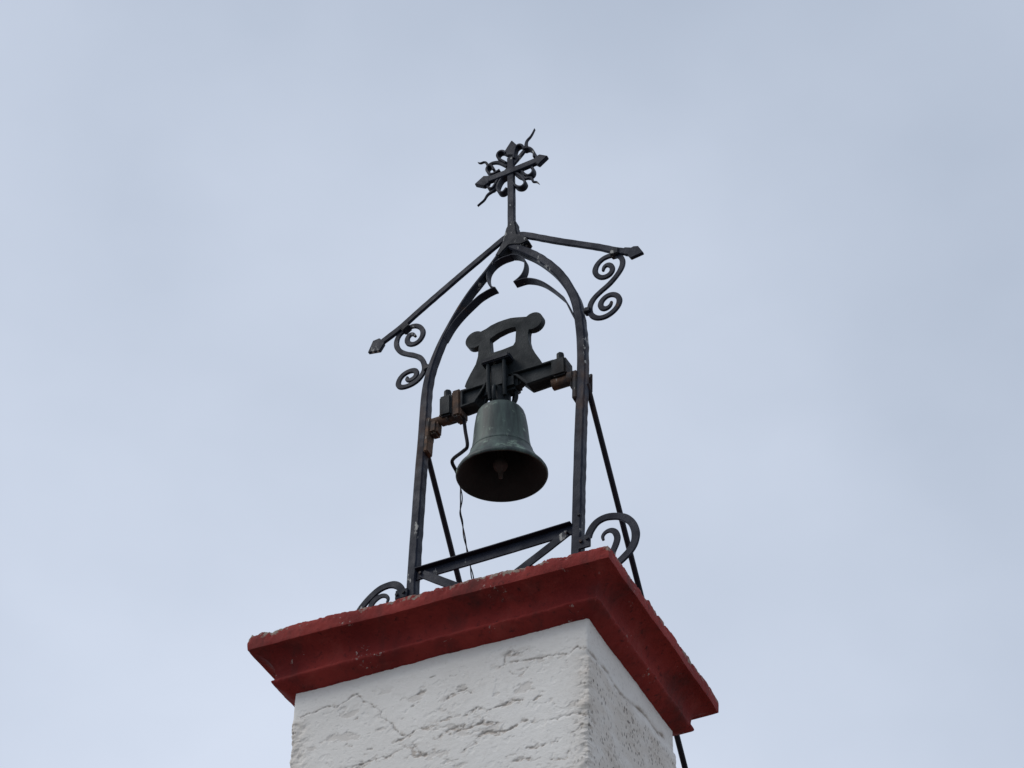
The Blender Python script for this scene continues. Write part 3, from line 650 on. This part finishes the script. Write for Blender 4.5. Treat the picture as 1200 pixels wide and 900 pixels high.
# bearings
def bearing(s):
    xi = .525 if s > 0 else -.158               # inner side of the upright at the bearing
    zc = 1.055 if s > 0 else 1.045
    b0 = fpart('bearing', box(min(xi+s*.006, xi-s*.014), max(xi+s*.006, xi-s*.014), YF-.004, YF+.046, zc-(.10 if s > 0 else .135), zc+.055, 'bearing', .004), RUST)
    fpart('bearing_block', box(min(xi-s*.010, xi-s*(.050 if s < 0 else .022)), max(xi-s*.010, xi-s*(.050 if s < 0 else .022)), YF-.004, YF+.050, zc-.040, zc+.032, 'bearing_block', .010), RUST, b0)
    xo = .573 if s > 0 else -.181
    fpart('strap', box(min(xi-s*.008, xo+s*.004), max(xi-s*.008, xo+s*.004), YF+.047, YF+.058, zc-.045, zc+.06, 'strap', .003), IRON2, b0)
bearing(-1); bearing(1)

# ------------------------------------------------------------------ the bell and its headstock, one swinging piece
px0, py0, pz0 = T['pivot']
bell = empty('bell', (px0, py0, pz0+ZT), 'green patinated bronze bell bolted to a black cast iron headstock inside the arch', 'bell')
bell.rotation_euler.x = R(T['bell_tilt'])
def bpart(name, me, m_=CAST, parent=None, **k): return link(name, me, m_, parent or bell, **k)
H = T['mouth_drop']
def shift(me, v): me.transform(Matrix.Translation(v)); return me
prof = [(.1795, -.001), (.184, .0), (.1865, .005), (.186, .012), (.181, .021), (.171, .033), (.158, .050), (.146, .070), (.136, .090), (.129, .106), (.128, .110), (.129, .114), (.1255, .118), (.1215, .135), (.117, .165), (.114, .2), (.111, .235), (.107, .265),
        (.1035, .286), (.103, .290), (.101, .297), (.098, .308), (.092, .318), (.083, .326), (.068, .332), (.05, .335), (.03, .3365), (0.0005, .337)]
bpart('shell', shift(lathe(prof, 'shell', 96, .006), (0, 0, -H)), BRONZE, ang=50)
inn = [(.1795, -.001), (.172, .012), (.155, .035), (.138, .062), (.124, .09), (.112, .13), (.106, .18), (.100, .235), (.090, .275), (.06, .305), (.0005, .315)]
bpart('inner_wall', shift(lathe(inn, 'inner_wall', 96), (0, 0, -H)), INSIDE, ang=60)
cl = [(.0005, -.008), (.008, -.004), (.010, .014), (.013, .03), (.024, .04), (.030, .053), (.030, .066), (.022, .082), (.011, .10), (.008, .15), (.007, .30)]
clp = bpart('clapper', shift(lathe(cl, 'clapper', 24), (-.012, .012, -H+.008)), CLAPPER, ang=60)
crown = [(.056, -.040), (.052, -.030), (.047, -.012), (.044, .006), (.044, .03), (.046, .05), (.046, .062), (.0005, .064)]
bpart('crown', lathe(crown, 'crown', 28), CAST)
for sx in (-1, 1):
    bpart('canon', tube([(sx*.034, 0, .045), (sx*.060, 0, .048), (sx*.072, 0, .022), (sx*.072, 0, -.005), (sx*.062, 0, -.024), (sx*.044, 0, -.034)], .0085, 'canon', dz=0, step=.004), CAST)
    bpart('canon', tube([(0, sx*.030, .045), (0, sx*.056, .046), (0, sx*.064, .018), (0, sx*.06, -.012), (0, sx*.046, -.03)], .0085, 'canon', dz=0, step=.004), CAST)
# headstock plate with ears
def arc(c, r, a0, a1, n=16): return [(c[0]+r*math.cos(R(a0+(a1-a0)*i/n)), c[1]+r*math.sin(R(a0+(a1-a0)*i/n))) for i in range(n+1)]
e1, e2 = T['ears']; rr = .045
ez = (e1[1]+e2[1])/2
outl = list(T['plate'])[:-1]+[(-.093, .304)]+arc((e1[0], ez), rr, -65, -310, 18)
outl += [p_ for p_ in T['plate_top'][1:-1]]
outl += arc((e2[0], ez), rr, 130, -115, 18)
outl += [p_ for p_ in T['plate_r'][1:]]
outl += [(.09, .045), (-.085, .045)]
bpart('headstock', plate(outl, -.016, .016, 'headstock', holes=[T['hole']], bev=.004, dz=0), CAST)
hs = [o for o in bell.children if o.name.startswith('headstock')][0]
def arm_piece(o_, s):
    D2 = .036
    core = plate(o_, -D2+.014, D2-.014, 'beam_arm', bev=.002, dz=0)
    a_ = bpart('beam_arm', core, CAST)
    # raised rim round the sunk panel, front and back
    c_ = Vector((sum(p_[0] for p_ in o_)/len(o_), sum(p_[1] for p_ in o_)/len(o_)))
    n = len(o_); inner = []
    P_ = [Vector(p_) for p_ in o_]
    for i in range(n):
        e0 = (P_[i]-P_[i-1]).normalized(); e1_ = (P_[(i+1) % n]-P_[i]).normalized()
        n0 = Vector((-e0.y, e0.x)); n1__ = Vector((-e1_.y, e1_.x))
        if n0.dot(c_-P_[i]) < 0: n0 = -n0
        if n1__.dot(c_-P_[i]) < 0: n1__ = -n1__
        b = (n0+n1__).normalized(); inner.append(tuple(P_[i]+b*(.0115/max(.5, b.dot(n0)))))
    for y0_, y1_ in ((-D2, D2),):
        bpart('rim', plate(list(o_), y0_, y1_, 'rim', holes=[inner], bev=.0025, dz=0), CAST, a_)
    return a_
AR = [(.050, .108), (.262, .108), (.262, .027), (.138, .022), (.088, .083)]
AL = [(-.170, .101), (-.045, .101), (-.058, .074), (-.104, .012), (-.170, .008)]
ar = arm_piece(AR, 1); al = arm_piece(AL, -1)
bpart('end_block', box(.252, .316, -.041, .041, .016, .107, 'end_block', .008, dz=0), CAST, ar)
bpart('end_block', box(-.268, -.211, -.041, .041, -.010, .098, 'end_block', .008, dz=0), CAST, al)
bpart('band', box(-.212, -.168, -.039, .039, -.028, .112, 'band', .009, dz=0), RUST, al)
for (xc, zt, prt) in ((.281, .105, ar), (-.244, .096, al)):
    bm = bmesh.new(); bmesh.ops.create_cone(bm, cap_ends=True, segments=6, radius1=.0185, radius2=.017, depth=.046)
    bmesh.ops.bevel(bm, geom=list(bm.edges), offset=.003, segments=2, affect='EDGES')
    bm.transform(Matrix.Translation((xc, -.006, zt+.022)) @ Matrix.Rotation(R(10), 4, 'Z')); bpart('bolt', from_bm(bm, 'bolt'), CAST, prt)
# gudgeon pins
bpart('gudgeon', tube([(-.325, 0, 0), (-.20, 0, 0)], .021, 'gudgeon', seg=20, dz=0, smooth=False), RUST, al)
bpart('gudgeon', tube([(.24, 0, .004), (.352, 0, .004)], .025, 'gudgeon', seg=20, dz=0, smooth=False), RUST, ar)
bpart('pin_collar', tube([(-.275, 0, 0), (-.235, 0, 0)], .027, 'pin_collar', seg=20, dz=0, smooth=False), RUST, al)
bpart('pin_collar', tube([(.314, 0, .004), (.336, 0, .004)], .033, 'pin_collar', seg=20, dz=0, smooth=False), RUST, ar)
# clamp over the crown: cross plate, four rods
for yy in (-1, 1):
    cpz = bpart('clamp_plate', box(-.058, .072, min(yy*.014, yy*.066), max(yy*.014, yy*.066), .176, .203, 'clamp_plate', .005, dz=0), IRON2)
    for xr in (-.031, .043):
        bpart('strap_rod', tube([(xr, yy*.050, .18), (xr, yy*.048, .07), (xr*.9, yy*.040, -.002)], .0085, 'strap_rod', dz=0, step=.02), CAST, cpz)
bpart('crown_block', box(-.030, .044, -.047, .047, .045, .178, 'crown_block', .012, dz=0), CAST)
bpart('crown_shoe', box(-.062, .092, -.036, .036, .030, .104, 'crown_shoe', .014, dz=0), CAST)
# ringing lever
Minv = (Matrix.Translation(bell.location) @ Matrix.Rotation(bell.rotation_euler.x, 4, 'X')).inverted()
lev = [Minv @ (Vector(p_)+Vector((0, 0, ZT))) for p_ in T['lever']]
lv = bpart('lever', tube([tuple(p_) for p_ in lev], .0078, 'lever', dz=0, step=.006), STAY)

# twisted wire from the lever down to the cornice
wp = [Vector(p_) for p_ in T['wire']]; last = wp[-1]; dvec = (wp[-1]-wp[-3]).normalized(); wp.append(last+dvec*((.004-last.z)/dvec.z))
W1 = smooth_path([tuple(p_) for p_ in wp], .008); bm = bmesh.new()
tmp = []
for ph in (0, math.pi):
    pts = []
    for i, p_ in enumerate(W1):
        a = i*.30+ph; rad = .0042*(.6+.8*abs(noise.noise((i*.05, 0, 7))))
        pts.append((p_.x+math.cos(a)*rad, p_.y+math.sin(a)*rad, p_.z))
    t_me = tube(pts, .0027, 'w', seg=6, smooth=False); bm.from_mesh(t_me); bpy.data.meshes.remove(t_me)
wire = link('bell_wire', from_bm(bm, 'bell_wire'), STAY)
wire['label'] = 'thin twisted dark wire hanging from the bell lever to the cornice'; wire['category'] = 'wire'
